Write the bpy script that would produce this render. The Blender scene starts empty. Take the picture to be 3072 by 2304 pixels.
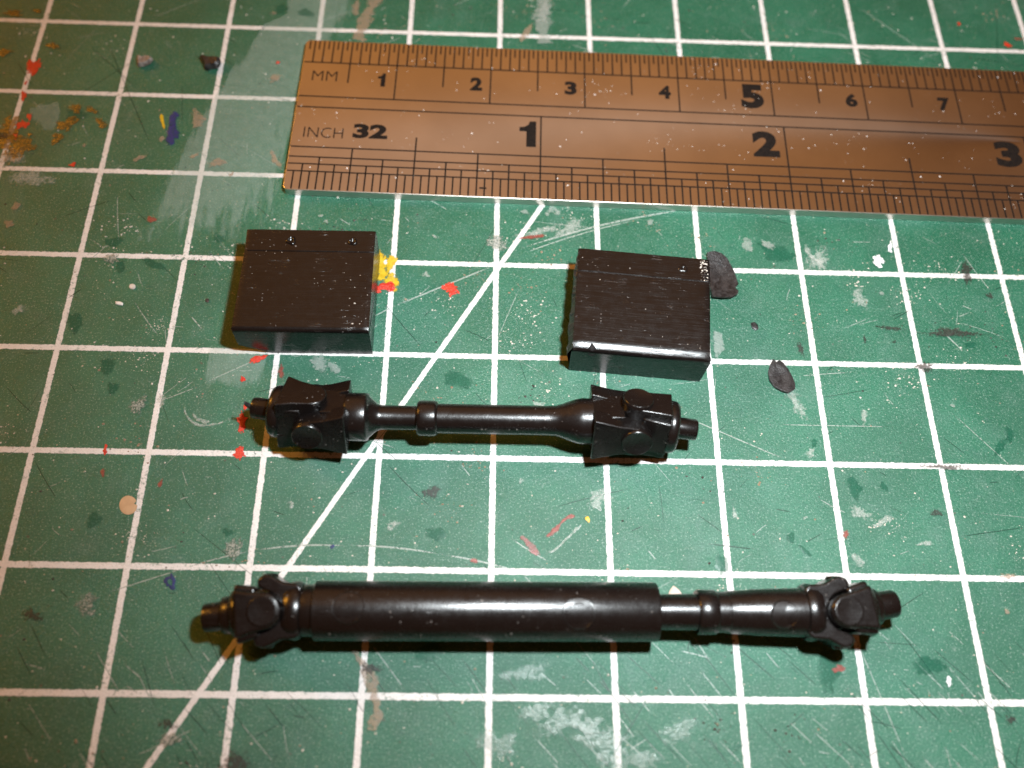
import bpy, bmesh, math, random
import numpy as np
from mathutils import Vector, Matrix

# ------------------------------------------------------------------ camera, world, lights, exposure
S = 0.001                                   # the scene is laid out in millimetres, built in metres
sc = bpy.context.scene
CAM_R = np.array([[0.99939933, 0.00675281, 0.03399098],
                  [0.02041191, -0.9073447, -0.41989158],
                  [0.02800609, 0.42033319, -0.90693752]])      # rows: right, down, forward
CAM_C = np.array([-0.68425158, -37.43326883, 74.81728696])     # mm
CAM_F = 2704.8056                                              # focal length in photo pixels (3072 wide)

cam_d = bpy.data.cameras.new('camera')
cam = bpy.data.objects.new('camera', cam_d)
sc.collection.objects.link(cam)
sc.camera = cam
m = Matrix.Identity(4)
for i in range(3):
    m[i][0] = CAM_R[0][i]; m[i][1] = -CAM_R[1][i]; m[i][2] = -CAM_R[2][i]; m[i][3] = CAM_C[i] * S
cam.matrix_world = m
cam_d.sensor_width = 36.0
cam_d.lens = CAM_F / 3072 * 36.0
cam_d.clip_start = 0.002
cam_d.clip_end = 50.0
cam_d.dof.use_dof = True
cam_d.dof.focus_distance = 0.0815
cam_d.dof.aperture_fstop = 22.0

w = bpy.data.worlds.new('World'); sc.world = w; w.use_nodes = True
bg = w.node_tree.nodes['Background']
bg.inputs[0].default_value = (1.0, 0.33, 0.075, 1)      # a tungsten lit room all round
bg.inputs[1].default_value = 0.13

fl = bpy.data.lights.new('camera_flash', 'SPOT')         # the compact camera's flash, right of and above its lens
fl.energy = 0.76; fl.color = (0.90, 0.97, 1.0); fl.shadow_soft_size = 0.0035
fl.spot_size = math.radians(112); fl.spot_blend = 0.9
flo = bpy.data.objects.new('camera_flash', fl); sc.collection.objects.link(flo)
flo.location = (0.0180, -0.0125, 0.0830)
flo.rotation_euler = Vector((0.12, 0.26, -0.907)).to_track_quat('-Z', 'Y').to_euler()

rl = bpy.data.lights.new('room_lamp', 'AREA')            # a warm tungsten lamp, to the left and behind the ruler
rl.shape = 'DISK'; rl.size = 0.22; rl.energy = 3.4; rl.color = (1.0, 0.42, 0.05)
rlo = bpy.data.objects.new('room_lamp', rl); sc.collection.objects.link(rlo)
rlo.location = (-0.74, 0.40, 0.46)
rlo.rotation_euler = (-Vector(rlo.location)).to_track_quat('-Z', 'Y').to_euler()
cl = bpy.data.lights.new('ceiling_bounce', 'AREA')       # the warm lit ceiling that the ruler and the block tops mirror
cl.shape = 'DISK'; cl.size = 1.7; cl.energy = 3.1; cl.color = (1.0, 0.42, 0.11)
clo = bpy.data.objects.new('ceiling_bounce', cl); sc.collection.objects.link(clo)
clo.location = (-0.22, 0.86, 1.0)
clo.rotation_euler = (-Vector(clo.location)).to_track_quat('-Z', 'Y').to_euler()

sc.cycles.max_bounces = 6; sc.cycles.diffuse_bounces = 2; sc.cycles.glossy_bounces = 3; sc.cycles.transparent_max_bounces = 12
vs = sc.view_settings
vs.view_transform = 'Standard'; vs.look = 'None'; vs.exposure = 0.0; vs.gamma = 1.0; vs.use_curve_mapping = False

# ------------------------------------------------------------------ helpers
random.seed(11)
rng = np.random.default_rng(5)
Q = 1536 / 2212                               # a zoomed photo quarter to photo pixels
QO = {1: (0, 0), 2: (1536, 0), 3: (0, 1152), 4: (1536, 1152)}

def at(u, v, z=0.0):
    d = CAM_R.T @ np.array([(u - 1536) / CAM_F, (v - 1152) / CAM_F, 1.0])
    return CAM_C + (z - CAM_C[2]) / d[2] * d

def qp(k, x, y, z=0.0):
    p = at(QO[k][0] + x * Q, QO[k][1] + y * Q, z)
    return Vector((p[0], p[1], p[2]))

def link(o, parent=None):
    sc.collection.objects.link(o)
    if parent is not None: o.parent = parent
    return o

def empty(name, loc=(0, 0, 0), rz=0.0):
    o = bpy.data.objects.new(name, None); o.empty_display_size = 0.002
    o.location = Vector(loc) * S; o.rotation_euler = (0, 0, rz)
    return link(o)

def tag(o, label=None, cat=None, group=None, kind=None):
    for k, v in (('label', label), ('category', cat), ('group', group), ('kind', kind)):
        if v: o[k] = v
    return o

class MB:
    """collects vertices (in mm) and faces, builds one mesh object"""
    def __init__(self): self.v, self.f, self.fade = [], [], []
    def add(self, vs, fs, fade=None):
        n = len(self.v); self.v += [tuple(p) for p in vs]; self.f += [tuple(i + n for i in f) for f in fs]
        self.fade += list(fade) if fade is not None else [1.0] * len(vs)
    def build(self, name, mat, parent=None, bevel=0.0, seg=2, smooth=35, fix=True, subd=0):
        me = bpy.data.meshes.new(name)
        me.from_pydata([(x * S, y * S, z * S) for x, y, z in self.v], [], self.f)
        if fix:
            b = bmesh.new(); b.from_mesh(me)
            bmesh.ops.recalc_face_normals(b, faces=b.faces); b.to_mesh(me); b.free()
        if any(a != 1.0 for a in self.fade):
            at_ = me.attributes.new('fade', 'FLOAT', 'POINT'); at_.data.foreach_set('value', self.fade)
        me.materials.append(mat)
        if smooth:
            me.shade_smooth(); me.set_sharp_from_angle(angle=math.radians(smooth))
        o = link(bpy.data.objects.new(name, me), parent)
        if bevel:
            bv = o.modifiers.new('bevel', 'BEVEL'); bv.width = bevel * S; bv.segments = seg
            bv.limit_method = 'ANGLE'; bv.angle_limit = math.radians(38); bv.harden_normals = False
            if smooth:
                me.shade_smooth(); 
                wn = o.modifiers.new('wn', 'WEIGHTED_NORMAL'); wn.keep_sharp = False
                me.set_sharp_from_angle(angle=math.radians(180))
        if subd:
            sb = o.modifiers.new('sub', 'SUBSURF'); sb.levels = sb.render_levels = subd
        return o
    # shapes
    def prism(self, poly, z0, z1, fn=None):
        """polygon (x, y) extruded z0..z1, mapped through fn"""
        fn = fn or (lambda x, y, z: (x, y, z)); n = len(poly)
        vs = [fn(x, y, z0) for x, y in poly] + [fn(x, y, z1) for x, y in poly]
        fs = [tuple(range(n))[::-1], tuple(range(n, 2 * n))] + [(i, (i + 1) % n, n + (i + 1) % n, n + i) for i in range(n)]
        self.add(vs, fs)
    def lathe(self, prof, seg=48, fn=None):
        """profile (x, r) turned about x"""
        fn = fn or (lambda x, y, z: (x, y, z)); vs = []; fs = []
        for x, r in prof:
            for k in range(seg):
                a = 2 * math.pi * k / seg; vs.append(fn(x, r * math.cos(a), r * math.sin(a)))
        for i in range(len(prof) - 1):
            for k in range(seg):
                k2 = (k + 1) % seg
                fs.append((i * seg + k, i * seg + k2, (i + 1) * seg + k2, (i + 1) * seg + k))
        fs.append(tuple(range(seg))[::-1]); fs.append(tuple((len(prof) - 1) * seg + k for k in range(seg)))
        self.add(vs, fs)
    def rect(self, x0, y0, x1, y1, z): self.add([(x0, y0, z), (x1, y0, z), (x1, y1, z), (x0, y1, z)], [(0, 1, 2, 3)])

# ------------------------------------------------------------------ material helper
class NT:
    def __init__(self, name):
        self.m = bpy.data.materials.new(name); self.m.use_nodes = True
        self.t = self.m.node_tree; self.p = self.t.nodes['Principled BSDF']; self._c = None
    def n(self, typ, **kw):
        nd = self.t.nodes.new(typ)
        for k, v in kw.items(): setattr(nd, k, v)
        return nd
    def put(self, sock, v):
        if isinstance(v, bpy.types.NodeSocket): self.t.links.new(v, sock)
        elif isinstance(v, (tuple, list)) and len(v) == 3 and sock.type == 'RGBA': sock.default_value = (*v, 1)
        else: sock.default_value = v
    def set(self, **kw):
        for k, v in kw.items(): self.put(self.p.inputs[k.replace('_', ' ')], v)
    def mm(self):
        if self._c is None:
            tc = self.n('ShaderNodeTexCoord'); mp = self.n('ShaderNodeVectorMath', operation='SCALE')
            self.t.links.new(tc.outputs['Object'], mp.inputs[0]); mp.inputs['Scale'].default_value = 1000.0
            self._c = mp.outputs[0]
        return self._c
    def xyz(self):
        s = self.n('ShaderNodeSeparateXYZ'); self.t.links.new(self.mm(), s.inputs[0]); return s.outputs
    def vscale(self, sx, sy, sz, rot=0.0):
        mp = self.n('ShaderNodeMapping'); self.t.links.new(self.mm(), mp.inputs[0])
        mp.inputs['Scale'].default_value = (sx, sy, sz); mp.inputs['Rotation'].default_value = (0, 0, rot); return mp.outputs[0]
    def math(self, op, a, b=0.0, c=0.0, clamp=False):
        nd = self.n('ShaderNodeMath', operation=op, use_clamp=clamp)
        for s, v in zip(nd.inputs, (a, b, c)): self.put(s, v)
        return nd.outputs[0]
    def noise(self, scale, detail=3.0, rough=0.55, vec=None, dist=0.0):
        nd = self.n('ShaderNodeTexNoise'); self.put(nd.inputs['Vector'], vec if vec is not None else self.mm())
        nd.inputs['Scale'].default_value = scale; nd.inputs['Detail'].default_value = detail
        nd.inputs['Roughness'].default_value = rough; nd.inputs['Distortion'].default_value = dist
        return nd.outputs['Fac']
    def vor(self, scale, vec=None, out='Distance', rand=1.0):
        nd = self.n('ShaderNodeTexVoronoi'); self.put(nd.inputs['Vector'], vec if vec is not None else self.mm())
        nd.inputs['Scale'].default_value = scale; nd.inputs['Randomness'].default_value = rand
        return nd.outputs[out]
    def step(self, v, a, b, lo=0.0, hi=1.0):
        nd = self.n('ShaderNodeMapRange', interpolation_type='SMOOTHSTEP')
        for k, x in zip(('Value', 'From Min', 'From Max', 'To Min', 'To Max'), (v, a, b, lo, hi)): self.put(nd.inputs[k], x)
        return nd.outputs[0]
    def mix(self, f, a, b):
        nd = self.n('ShaderNodeMix', data_type='RGBA')
        self.put(nd.inputs[0], f); self.put(nd.inputs[6], a); self.put(nd.inputs[7], b); return nd.outputs[2]
    def bump(self, h, dist_mm, strength=1.0, prev=None):
        nd = self.n('ShaderNodeBump'); nd.inputs['Strength'].default_value = strength
        nd.inputs['Distance'].default_value = dist_mm * S; self.put(nd.inputs['Height'], h)
        if prev is not None: self.put(nd.inputs['Normal'], prev)
        return nd.outputs[0]
    def specks(self, scale, size, share, vec=None):
        """small round grains: a share of the cells holds one"""
        nd = self.n('ShaderNodeTexVoronoi'); self.put(nd.inputs['Vector'], vec if vec is not None else self.mm())
        nd.inputs['Scale'].default_value = scale
        s = self.n('ShaderNodeSeparateColor'); self.t.links.new(nd.outputs['Color'], s.inputs[0])
        rad = self.math('MULTIPLY', s.outputs[1], size)
        grain = self.math('LESS_THAN', nd.outputs['Distance'], rad)
        return self.math('MULTIPLY', grain, self.math('LESS_THAN', s.outputs[0], share))

# ------------------------------------------------------------------ materials
def mat_cutting():
    t = NT('mat_green_vinyl'); x, y, z = t.xyz()
    # printed lines: a 10 mm grid and a 60 degree guide
    wob = t.math('MULTIPLY', t.math('SUBTRACT', t.noise(2.6, 5, 0.75), 0.5), 0.34)
    gx = t.math('PINGPONG', t.math('ADD', x, wob), 5.0)
    gy = t.math('PINGPONG', t.math('ADD', y, wob), 5.0)
    dg = t.math('ABSOLUTE', t.math('MULTIPLY', t.math('ADD', t.math('SUBTRACT', t.math('SUBTRACT', x, 0.40), t.math('MULTIPLY', t.math('SUBTRACT', y, 10.0), 0.57735)), wob), 0.8660))
    dg = t.math('ADD', dg, t.math('MULTIPLY', t.math('GREATER_THAN', y, 26.0), 5.0))
    dmin = t.math('MINIMUM', t.math('MINIMUM', gx, gy), t.math('ADD', dg, 0.02))
    line = t.step(dmin, 0.295, 0.225)
    wear = t.math('MULTIPLY', t.step(t.noise(0.35, 4), 0.43, 0.68), t.step(t.noise(3.0, 4, 0.7), 0.50, 0.66))
    fine = t.math('MULTIPLY', t.step(t.noise(6.0, 2, 0.7), 0.56, 0.70), 0.45)
    line = t.math('MULTIPLY', line, t.math('SUBTRACT', 1.0, t.math('MAXIMUM', wear, fine)))
    # green with blotches, pale rubbed haze and fine grain
    g = t.mix(t.step(t.noise(0.10, 5, 0.6), 0.35, 0.68), (0.007, 0.092, 0.048), (0.014, 0.124, 0.069))
    g = t.mix(t.math('MULTIPLY', t.step(t.noise(0.22, 7, 0.72, dist=0.6), 0.48, 0.80), 0.42), g, (0.09, 0.17, 0.14))
    g = t.mix(t.math('MULTIPLY', t.step(t.noise(1.3, 7, 0.8, dist=0.4), 0.56, 0.80), 0.55), g, (0.27, 0.32, 0.28))
    g = t.mix(t.math('MULTIPLY', t.step(t.noise(0.5, 5, 0.7), 0.56, 0.72), 0.40), g, (0.006, 0.075, 0.05))
    gr = t.noise(6.0, 3, 0.7)
    g = t.mix(t.math('MULTIPLY', t.step(gr, 0.55, 0.70), 0.60), g, (0.30, 0.38, 0.32))
    g = t.mix(t.math('MULTIPLY', t.step(gr, 0.48, 0.32), 0.75), g, (0.004, 0.060, 0.042))
    col = t.mix(line, g, t.mix(t.noise(0.9, 4), (0.60, 0.56, 0.54), (0.76, 0.75, 0.74)))
    dirt = t.math('MULTIPLY', t.specks(0.85, 0.10, 0.35), 0.75)
    col = t.mix(dirt, col, (0.06, 0.045, 0.035))
    col = t.mix(t.math('MULTIPLY', t.specks(1.5, 0.13, 0.22), 0.6), col, (0.42, 0.36, 0.28))
    t.set(Base_Color=col)
    t.set(Roughness=t.math('ADD', t.math('MULTIPLY', t.noise(0.8, 6, 0.7), 0.34), 0.22), Specular_IOR_Level=0.60)
    h = t.math('ADD', t.noise(4.5, 4, 0.8), t.math('MULTIPLY', line, 0.10))
    b = t.bump(h, 0.075, 1.0)
    b = t.bump(t.noise(0.45, 3, 0.5), 0.20, 0.5, b)
    t.set(Normal=b)
    return t.m

def mat_film(name, color, color2=None, alpha=1.0, rough=0.4, nscale=2.0, lo=0.35, hi=0.5, bump=0.05, metal=0.0, stretch=None, spec=0.5):
    """dried paint, glue or rubbed haze: its 'fade' attribute thins it out towards the rim, noise breaks it up"""
    t = NT(name)
    a = t.n('ShaderNodeAttribute', attribute_name='fade').outputs['Fac']
    vec = t.vscale(*stretch) if stretch else None
    nz = t.noise(nscale, 5, 0.65, vec)
    f = t.step(t.math('ADD', a, t.math('MULTIPLY', t.math('SUBTRACT', nz, 0.5), 2.4)), lo, hi)
    t.set(Alpha=t.math('MULTIPLY', f, alpha))
    t.set(Base_Color=t.mix(t.step(t.noise(nscale * 1.7, 4, 0.6), 0.4, 0.6), color, color2 or color), Roughness=rough, Metallic=metal, Specular_IOR_Level=spec)
    t.set(Normal=t.bump(t.noise(nscale * 2.2, 4, 0.6), bump, 0.8))
    return t.m

def mat_plastic(name, rough=0.34, dust=0.5, scratch=0.5, spec=0.55):
    t = NT(name)
    col = t.mix(t.noise(0.6, 4), (0.0030, 0.0024, 0.0024), (0.0060, 0.0046, 0.0042))
    d = t.math('MULTIPLY', t.math('MULTIPLY', t.specks(2.6, 0.24, 0.45, t.vscale(1, 1, 1)), t.step(t.noise(0.35, 4, 0.7), 0.48, 0.66)), dust)
    d2 = t.math('MULTIPLY', t.specks(1.1, 0.075, 0.30), dust)
    d = t.math('MAXIMUM', d, d2)
    sl = t.step(t.noise(1.0, 5, 0.7, t.vscale(0.35, 8.0, 8.0)), 0.57, 0.68)
    sl = t.math('MULTIPLY', t.math('MULTIPLY', sl, t.step(t.noise(0.45, 3), 0.5, 0.65)), scratch)
    col = t.mix(d, col, (0.42, 0.38, 0.35))
    col = t.mix(t.math('MULTIPLY', sl, 0.30), col, (0.16, 0.13, 0.12))
    t.set(Base_Color=col, Specular_IOR_Level=spec,
          Roughness=t.math('ADD', t.math('ADD', t.math('MULTIPLY', t.noise(1.3, 5, 0.7), 0.22), rough - 0.11),
                           t.math('MULTIPLY', t.math('SUBTRACT', t.noise(1.0, 4, 0.7, t.vscale(0.22, 7.0, 7.0)), 0.5), 0.35 * min(1.0, scratch))))
    b = t.bump(t.noise(8.0, 3, 0.6), 0.010, 0.8)
    b = t.bump(t.noise(1.0, 4, 0.7, t.vscale(0.22, 9.0, 9.0)), 0.010 * min(1.0, scratch), 0.8, b)
    b = t.bump(t.noise(0.5, 2, 0.5), 0.05, 0.4, b)
    b = t.bump(t.math('ADD', d, t.math('MULTIPLY', sl, -0.5)), 0.03, 0.8, b)
    t.set(Normal=b)
    return t.m

def mat_steel():
    t = NT('brushed_steel')
    st = t.noise(1.0, 4, 0.6, t.vscale(0.12, 6.0, 1.0))
    st2 = t.noise(1.0, 3, 0.7, t.vscale(0.35, 22.0, 1.0))
    col = t.mix(t.step(t.noise(0.09, 4), 0.35, 0.65), (0.56, 0.53, 0.48), (0.64, 0.61, 0.56))
    col = t.mix(t.math('MULTIPLY', st2, 0.12), col, (0.46, 0.41, 0.38))
    d = t.math('MULTIPLY', t.math('MAXIMUM', t.specks(1.0, 0.11, 0.5), t.math('MULTIPLY', t.specks(2.4, 0.16, 0.3), t.step(t.noise(0.2, 3), 0.45, 0.6))), 0.75)
    col = t.mix(d, col, (0.75, 0.72, 0.70))
    t.set(Base_Color=col, Metallic=t.math('SUBTRACT', 1.0, d),
          Roughness=t.math('ADD', t.math('MULTIPLY', st, 0.02), 0.31), Anisotropic=0.4)
    b = t.bump(st2, 0.003, 0.6); b = t.bump(t.noise(5.0, 4, 0.7), 0.008, 0.6, b)
    t.set(Normal=b)
    return t.m

def mat_simple(name, c1, c2, rough, nscale=3.0, bump=0.03, metal=0.0, spec=0.5):
    t = NT(name)
    t.set(Base_Color=t.mix(t.step(t.noise(nscale, 5, 0.65), 0.35, 0.65), c1, c2), Roughness=rough, Metallic=metal, Specular_IOR_Level=spec)
    t.set(Normal=t.bump(t.noise(nscale * 2.5, 4, 0.65), bump, 0.9))
    return t.m

M_MAT = mat_cutting()
M_BLOCK = mat_plastic('black_styrene_sheet', 0.26, 0.45, 0.8, 0.62)
M_BLOCK2 = mat_plastic('black_styrene_scratched', 0.25, 0.40, 2.2, 0.55)
M_SHAFT = mat_plastic('black_moulded_plastic', 0.26, 0.40, 0.15, 0.65)
M_SHAFT2 = mat_plastic('black_glossy_moulded_plastic', 0.27, 0.60, 0.25, 0.62)
M_PIN = mat_plastic('black_pin_mark', 0.30, 0.2, 0.2, 0.72)
M_STEEL = mat_steel()
M_ETCH = mat_simple('black_etched_marks', (0.005, 0.0035, 0.003), (0.012, 0.008, 0.006), 0.75, 4.0, 0.01, 0.0, 0.15)
M_FLAKE = mat_simple('black_plastic_flake', (0.007, 0.0065, 0.007), (0.032, 0.029, 0.029), 0.34, 2.2, 0.06)
M_TAN = mat_simple('tan_paint_chip', (0.42, 0.27, 0.15), (0.47, 0.31, 0.18), 0.55, 1.2, 0.01)
M_PINK = mat_simple('pale_pink_chip', (0.50, 0.36, 0.30), (0.60, 0.46, 0.40), 0.6, 2.0, 0.02)
M_SHAVE = mat_simple('grey_brown_shaving', (0.30, 0.26, 0.23), (0.10, 0.075, 0.06), 0.42, 1.6, 0.10)

# ------------------------------------------------------------------ the cutting mat
mb = MB(); mb.prism([(-110, -80), (110, -80), (110, 100), (-110, 100)], -3.0, 0.0)
cutting_mat = mb.build('cutting_mat', M_MAT, smooth=0)
tag(cutting_mat, 'worn green cutting mat with white grid lines and dried paint marks', kind='structure')

F_RED = mat_film('red_paint', (0.50, 0.020, 0.012), (0.60, 0.05, 0.02), 0.95, 0.30, 3.5, 0.36, 0.56, 0.12)
F_DRED = mat_film('dull_red_paint', (0.30, 0.03, 0.025), (0.42, 0.06, 0.05), 0.50, 0.45, 2.5, 0.40, 0.60, 0.06)
F_YEL = mat_film('yellow_paint', (0.52, 0.32, 0.008), (0.62, 0.42, 0.02), 0.85, 0.45, 2.0, 0.05, 0.60, 0.03)
F_GOLD = mat_film('gold_paint', (0.30, 0.21, 0.04), (0.16, 0.12, 0.03), 0.65, 0.35, 2.2, 0.42, 0.75, 0.10, 0.6)
F_BLUE = mat_film('blue_paint', (0.020, 0.026, 0.16), (0.012, 0.03, 0.10), 0.85, 0.45, 1.8, 0.36, 0.56, 0.06)
F_TAN = mat_film('tan_smear', (0.40, 0.28, 0.18), (0.34, 0.26, 0.20), 0.50, 0.5, 2.6, 0.40, 0.80, 0.04)
F_GREY = mat_film('grey_paint', (0.42, 0.46, 0.42), (0.34, 0.40, 0.36), 0.42, 0.42, 2.4, 0.30, 0.80, 0.04)
F_PALE = mat_film('pale_rub', (0.62, 0.64, 0.60), (0.48, 0.52, 0.47), 0.36, 0.5, 3.4, 0.42, 1.05, 0.04)
F_WHITE = mat_film('white_paint', (0.74, 0.74, 0.72), (0.66, 0.68, 0.68), 0.92, 0.4, 2.0, 0.40, 0.52, 0.06)
F_HAZE = mat_film('milky_glue_haze', (0.42, 0.54, 0.48), (0.34, 0.46, 0.40), 0.24, 0.42, 0.7, 0.05, 0.60, 0.01, stretch=(1.6, 0.22, 1, -0.45))
F_DARK = mat_film('clear_glue_spot', (0.006, 0.095, 0.055), (0.010, 0.12, 0.07), 0.45, 0.28, 1.0, 0.10, 0.70, 0.02)
F_BLK = mat_film('black_dirt', (0.020, 0.018, 0.016), (0.05, 0.045, 0.04), 0.65, 0.5, 4.5, 0.52, 0.90, 0.05)
F_CRATER = mat_film('chipped_grey', (0.48, 0.47, 0.42), (0.10, 0.16, 0.12), 0.62, 0.45, 3.2, 0.40, 0.85, 0.20)
F_GLOSS = mat_film('glossy_glue_film', (0.16, 0.26, 0.21), (0.30, 0.38, 0.33), 0.34, 0.16, 2.2, 0.40, 1.0, 0.05)
F_MAG = mat_film('pink_red_paint', (0.42, 0.07, 0.08), (0.30, 0.10, 0.10), 0.45, 0.4, 2.2, 0.38, 0.62, 0.05)
ZC = [0.004]
def zlayer():
    ZC[0] += 0.0009; return ZC[0]

def blob(name, k, x, y, rx, ry, mat, h=0.02, rot=0.0, rough=0.22, hole=0.0):
    """a dried spot: radii in quarter-photo pixels along the picture's axes, laid on the mat in mm"""
    c = qp(k, x, y); rxm = (qp(k, x + rx, y) - qp(k, x - rx, y)).length / 2; rym = (qp(k, x, y + ry) - qp(k, x, y - ry)).length / 2
    b = MB(); nseg, rings = 56, 6; z0 = zlayer(); ph = [random.uniform(0, 6.28) for _ in range(5)]
    vs = []; fd = []; fs = []
    for r in range(rings + 1):
        u = r / rings
        for s in range(nseg):
            a = 2 * math.pi * s / nseg
            q = 1 + rough * (0.5 * math.sin(2 * a + ph[0]) + 0.35 * math.sin(3 * a + ph[1]) + 0.25 * math.sin(5 * a + ph[2]) + 0.16 * math.sin(8 * a + ph[3]) + 0.12 * math.sin(13 * a + ph[4]) + 0.10 * math.sin(21 * a + ph[0] * 3))
            uu = hole + (1 - hole) * u
            px, py = uu * q * rxm * math.cos(a), uu * q * rym * math.sin(a)
            vs.append((c.x + px * math.cos(rot) - py * math.sin(rot), c.y + px * math.sin(rot) + py * math.cos(rot), z0 + h * (1 - u * u)))
            fd.append(max(0.0, 1.0 - u ** 2.2) if not hole else 0.15 + 0.85 * math.sin(math.pi * u))
    for r in range(rings):
        for s in range(nseg):
            s2 = (s + 1) % nseg
            fs.append((r * nseg + s, r * nseg + s2, (r + 1) * nseg + s2, (r + 1) * nseg + s))
    b.add(vs, fs, fd)
    return b.build(name, mat, cutting_mat, smooth=180, fix=False)

def stroke(name, k, pts, width, mat, h=0.015, taper=True, rough=0.25):
    """a smeared or brushed line through quarter-photo points, width in mm"""
    P = [qp(k, *p) for p in pts]; L = []
    for i in range(len(P) - 1):
        n = max(3, int((P[i + 1] - P[i]).length / 0.35))
        for j in range(n): L.append(P[i].lerp(P[i + 1], j / n))
    L.append(P[-1])
    for _ in range(3): L = [L[0]] + [(L[i - 1] + L[i] * 2 + L[i + 1]) / 4 for i in range(1, len(L) - 1)] + [L[-1]]
    b = MB(); z0 = zlayer(); vs = []; fd = []; fs = []; n = len(L); ph = random.uniform(0, 6)
    for i, p in enumerate(L):
        d = (L[min(i + 1, n - 1)] - L[max(i - 1, 0)]).normalized(); nn = Vector((-d.y, d.x, 0)); u = i / (n - 1)
        wv = width * 0.5 * (1 + rough * math.sin(i * 0.7 + ph) + rough * 0.6 * math.sin(i * 1.9 + ph * 2))
        e = min(1.0, 4 * u + 0.25, 4 * (1 - u) + 0.25) if taper else 1.0
        for t_ in (-1, -0.5, 0, 0.5, 1):
            q = p + nn * wv * e * t_; vs.append((q.x, q.y, z0 + h * (1 - t_ * t_)))
            fd.append((1 - abs(t_) ** 2) * (e if taper else 1.0))
    for i in range(n - 1):
        for j in range(4):
            fs.append((i * 5 + j, i * 5 + j + 1, i * 5 + j + 6, i * 5 + j + 5))
    b.add(vs, fs, fd)
    return b.build(name, mat, cutting_mat, smooth=180, fix=False)

def sheet(name, k, left, right, mat, n=8, soft=0.5, soft_left=0.08):
    """a film between two edges given as matching lists of quarter-photo points"""
    b = MB(); z0 = zlayer(); vs = []; fd = []; fs = []
    for i, (a, c) in enumerate(zip(left, right)):
        A, C_ = qp(k, *a), qp(k, *c); u = i / (len(left) - 1)
        for j in range(n + 1):
            t_ = j / n; p = A.lerp(C_, t_); vs.append((p.x, p.y, z0))
            e = min(1.0, t_ / soft_left, (1 - t_) / soft) * min(1.0, (1 - u) / 0.25 if u > 0.75 else 1.0)
            fd.append(max(0.0, e))
    for i in range(len(left) - 1):
        for j in range(n):
            q = i * (n + 1) + j; fs.append((q, q + 1, q + n + 2, q + n + 1))
    b.add(vs, fs, fd)
    return b.build(name, mat, cutting_mat, smooth=0, fix=False)

# milky haze running down the left of the ruler
sheet('glue_haze', 1, [(1215, -40), (1232, 0), (1240, 60), (1130, 105), (1062, 200), (952, 370), (850, 520), (765, 680), (700, 810), (640, 930), (575, 1040)],
      [(1560, -40), (1540, 0), (1530, 60), (1500, 105), (1450, 200), (1400, 370), (1330, 520), (1290, 680), (1260, 810), (1180, 930), (1100, 1060)], F_HAZE, 10, 0.35)
sheet('glue_haze', 1, [(900, 1500), (890, 1560), (870, 1620), (850, 1680)], [(1170, 1500), (1165, 1560), (1150, 1620), (1130, 1680)], F_HAZE, 8, 0.4, 0.2)
for a in [(1, 1320, 55, 42, 22), (1, 945, 1032, 30, 24), (1, 1215, 40, 30, 28), (1, 490, 1045, 42, 26), (1, 665, 1142, 62, 20, -0.5), (1, 320, 1395, 36, 62, 0.3),
          (1, 520, 1150, 24, 34), (1, 465, 1585, 34, 50), (1, 330, 500, 50, 34), (3, 1885, 648, 46, 36), (3, 1855, 1160, 78, 50), (3, 985, 640, 26, 20), (3, 405, 590, 36, 44),
          (3, 490, 15, 26, 34), (1, 1975, 1640, 80, 40), (4, 1480, 448, 36, 50), (4, 1205, 665, 22, 26), (4, 1265, 720, 36, 14, -0.7), (4, 1800, 1215, 72, 50), (4, 1370, 1230, 60, 110),
          (4, 1605, 445, 18, 22), (4, 1305, 255, 18, 20), (4, 905, 780, 30, 60), (2, 1140, 1090, 90, 40, -0.5), (2, 1980, 1490, 30, 16), (4, 2110, 270, 70, 16, 0.8), (4, 2150, 215, 20, 40)]:
    blob('glue_spot', *a[:5], F_DARK, 0.03, a[5] if len(a) > 5 else 0.0, 0.3)
for a in [(1, 146, 290, 32, 46), (1, 103, 415, 14, 26), (1, 96, 540, 30, 24), (1, 62, 592, 24, 14), (1, 112, 360, 7, 10), (1, 128, 505, 14, 20), (1, 1945, 1246, 46, 26), (1, 1630, 1260, 22, 12), (1, 1955, 1256, 20, 30),
          (1, 1050, 1640, 16, 12), (3, 1046, 165, 26, 46), (3, 1035, 298, 32, 30), (3, 1060, 100, 14, 12), (3, 456, 285, 12, 24), (1, 1200, 272, 10, 8), (1, 316, 712, 18, 12), (2, 2140, 195, 24, 10, -0.4), (2, 1930, 105, 10, 8)]:
    blob('paint_splash', *a[:5], F_RED, 0.05, a[5] if len(a) > 5 else 0.0, 0.40)
for a in [(3, 446, 382, 12, 24), (1, 655, 950, 24, 22), (3, 2050, 765, 22, 14), (4, 1410, 1230, 36, 20), (3, 695, 430, 10, 26), (4, 1440, 650, 16, 22), (2, 2185, 170, 24, 8), (1, 1215, 1605, 18, 30)]:
    blob('paint_splash', *a[:5], F_DRED, 0.02, 0, 0.4)
stroke('paint_streak', 1, [(1075, 1570), (1110, 1552), (1160, 1536)], 0.9, F_RED, 0.04)
stroke('paint_streak', 4, [(35, 650), (55, 672), (80, 700), (100, 728), (130, 742)], 0.75, F_MAG, 0.04, True, 0.25)
stroke('paint_streak', 4, [(130, 742), (180, 725), (220, 685), (265, 640), (320, 590)], 0.35, F_PALE, 0.02, True, 0.2)
stroke('paint_streak', 4, [(140, 670), (180, 640), (210, 600), (250, 568), (275, 575)], 0.5, F_DRED, 0.02, True, 0.4)
blob('paint_splash', 4, 326, 585, 12, 14, F_YEL, 0.03)
stroke('paint_streak', 2, [(20, 1032), (90, 1024), (150, 1018)], 0.5, F_DRED, 0.01)
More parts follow.
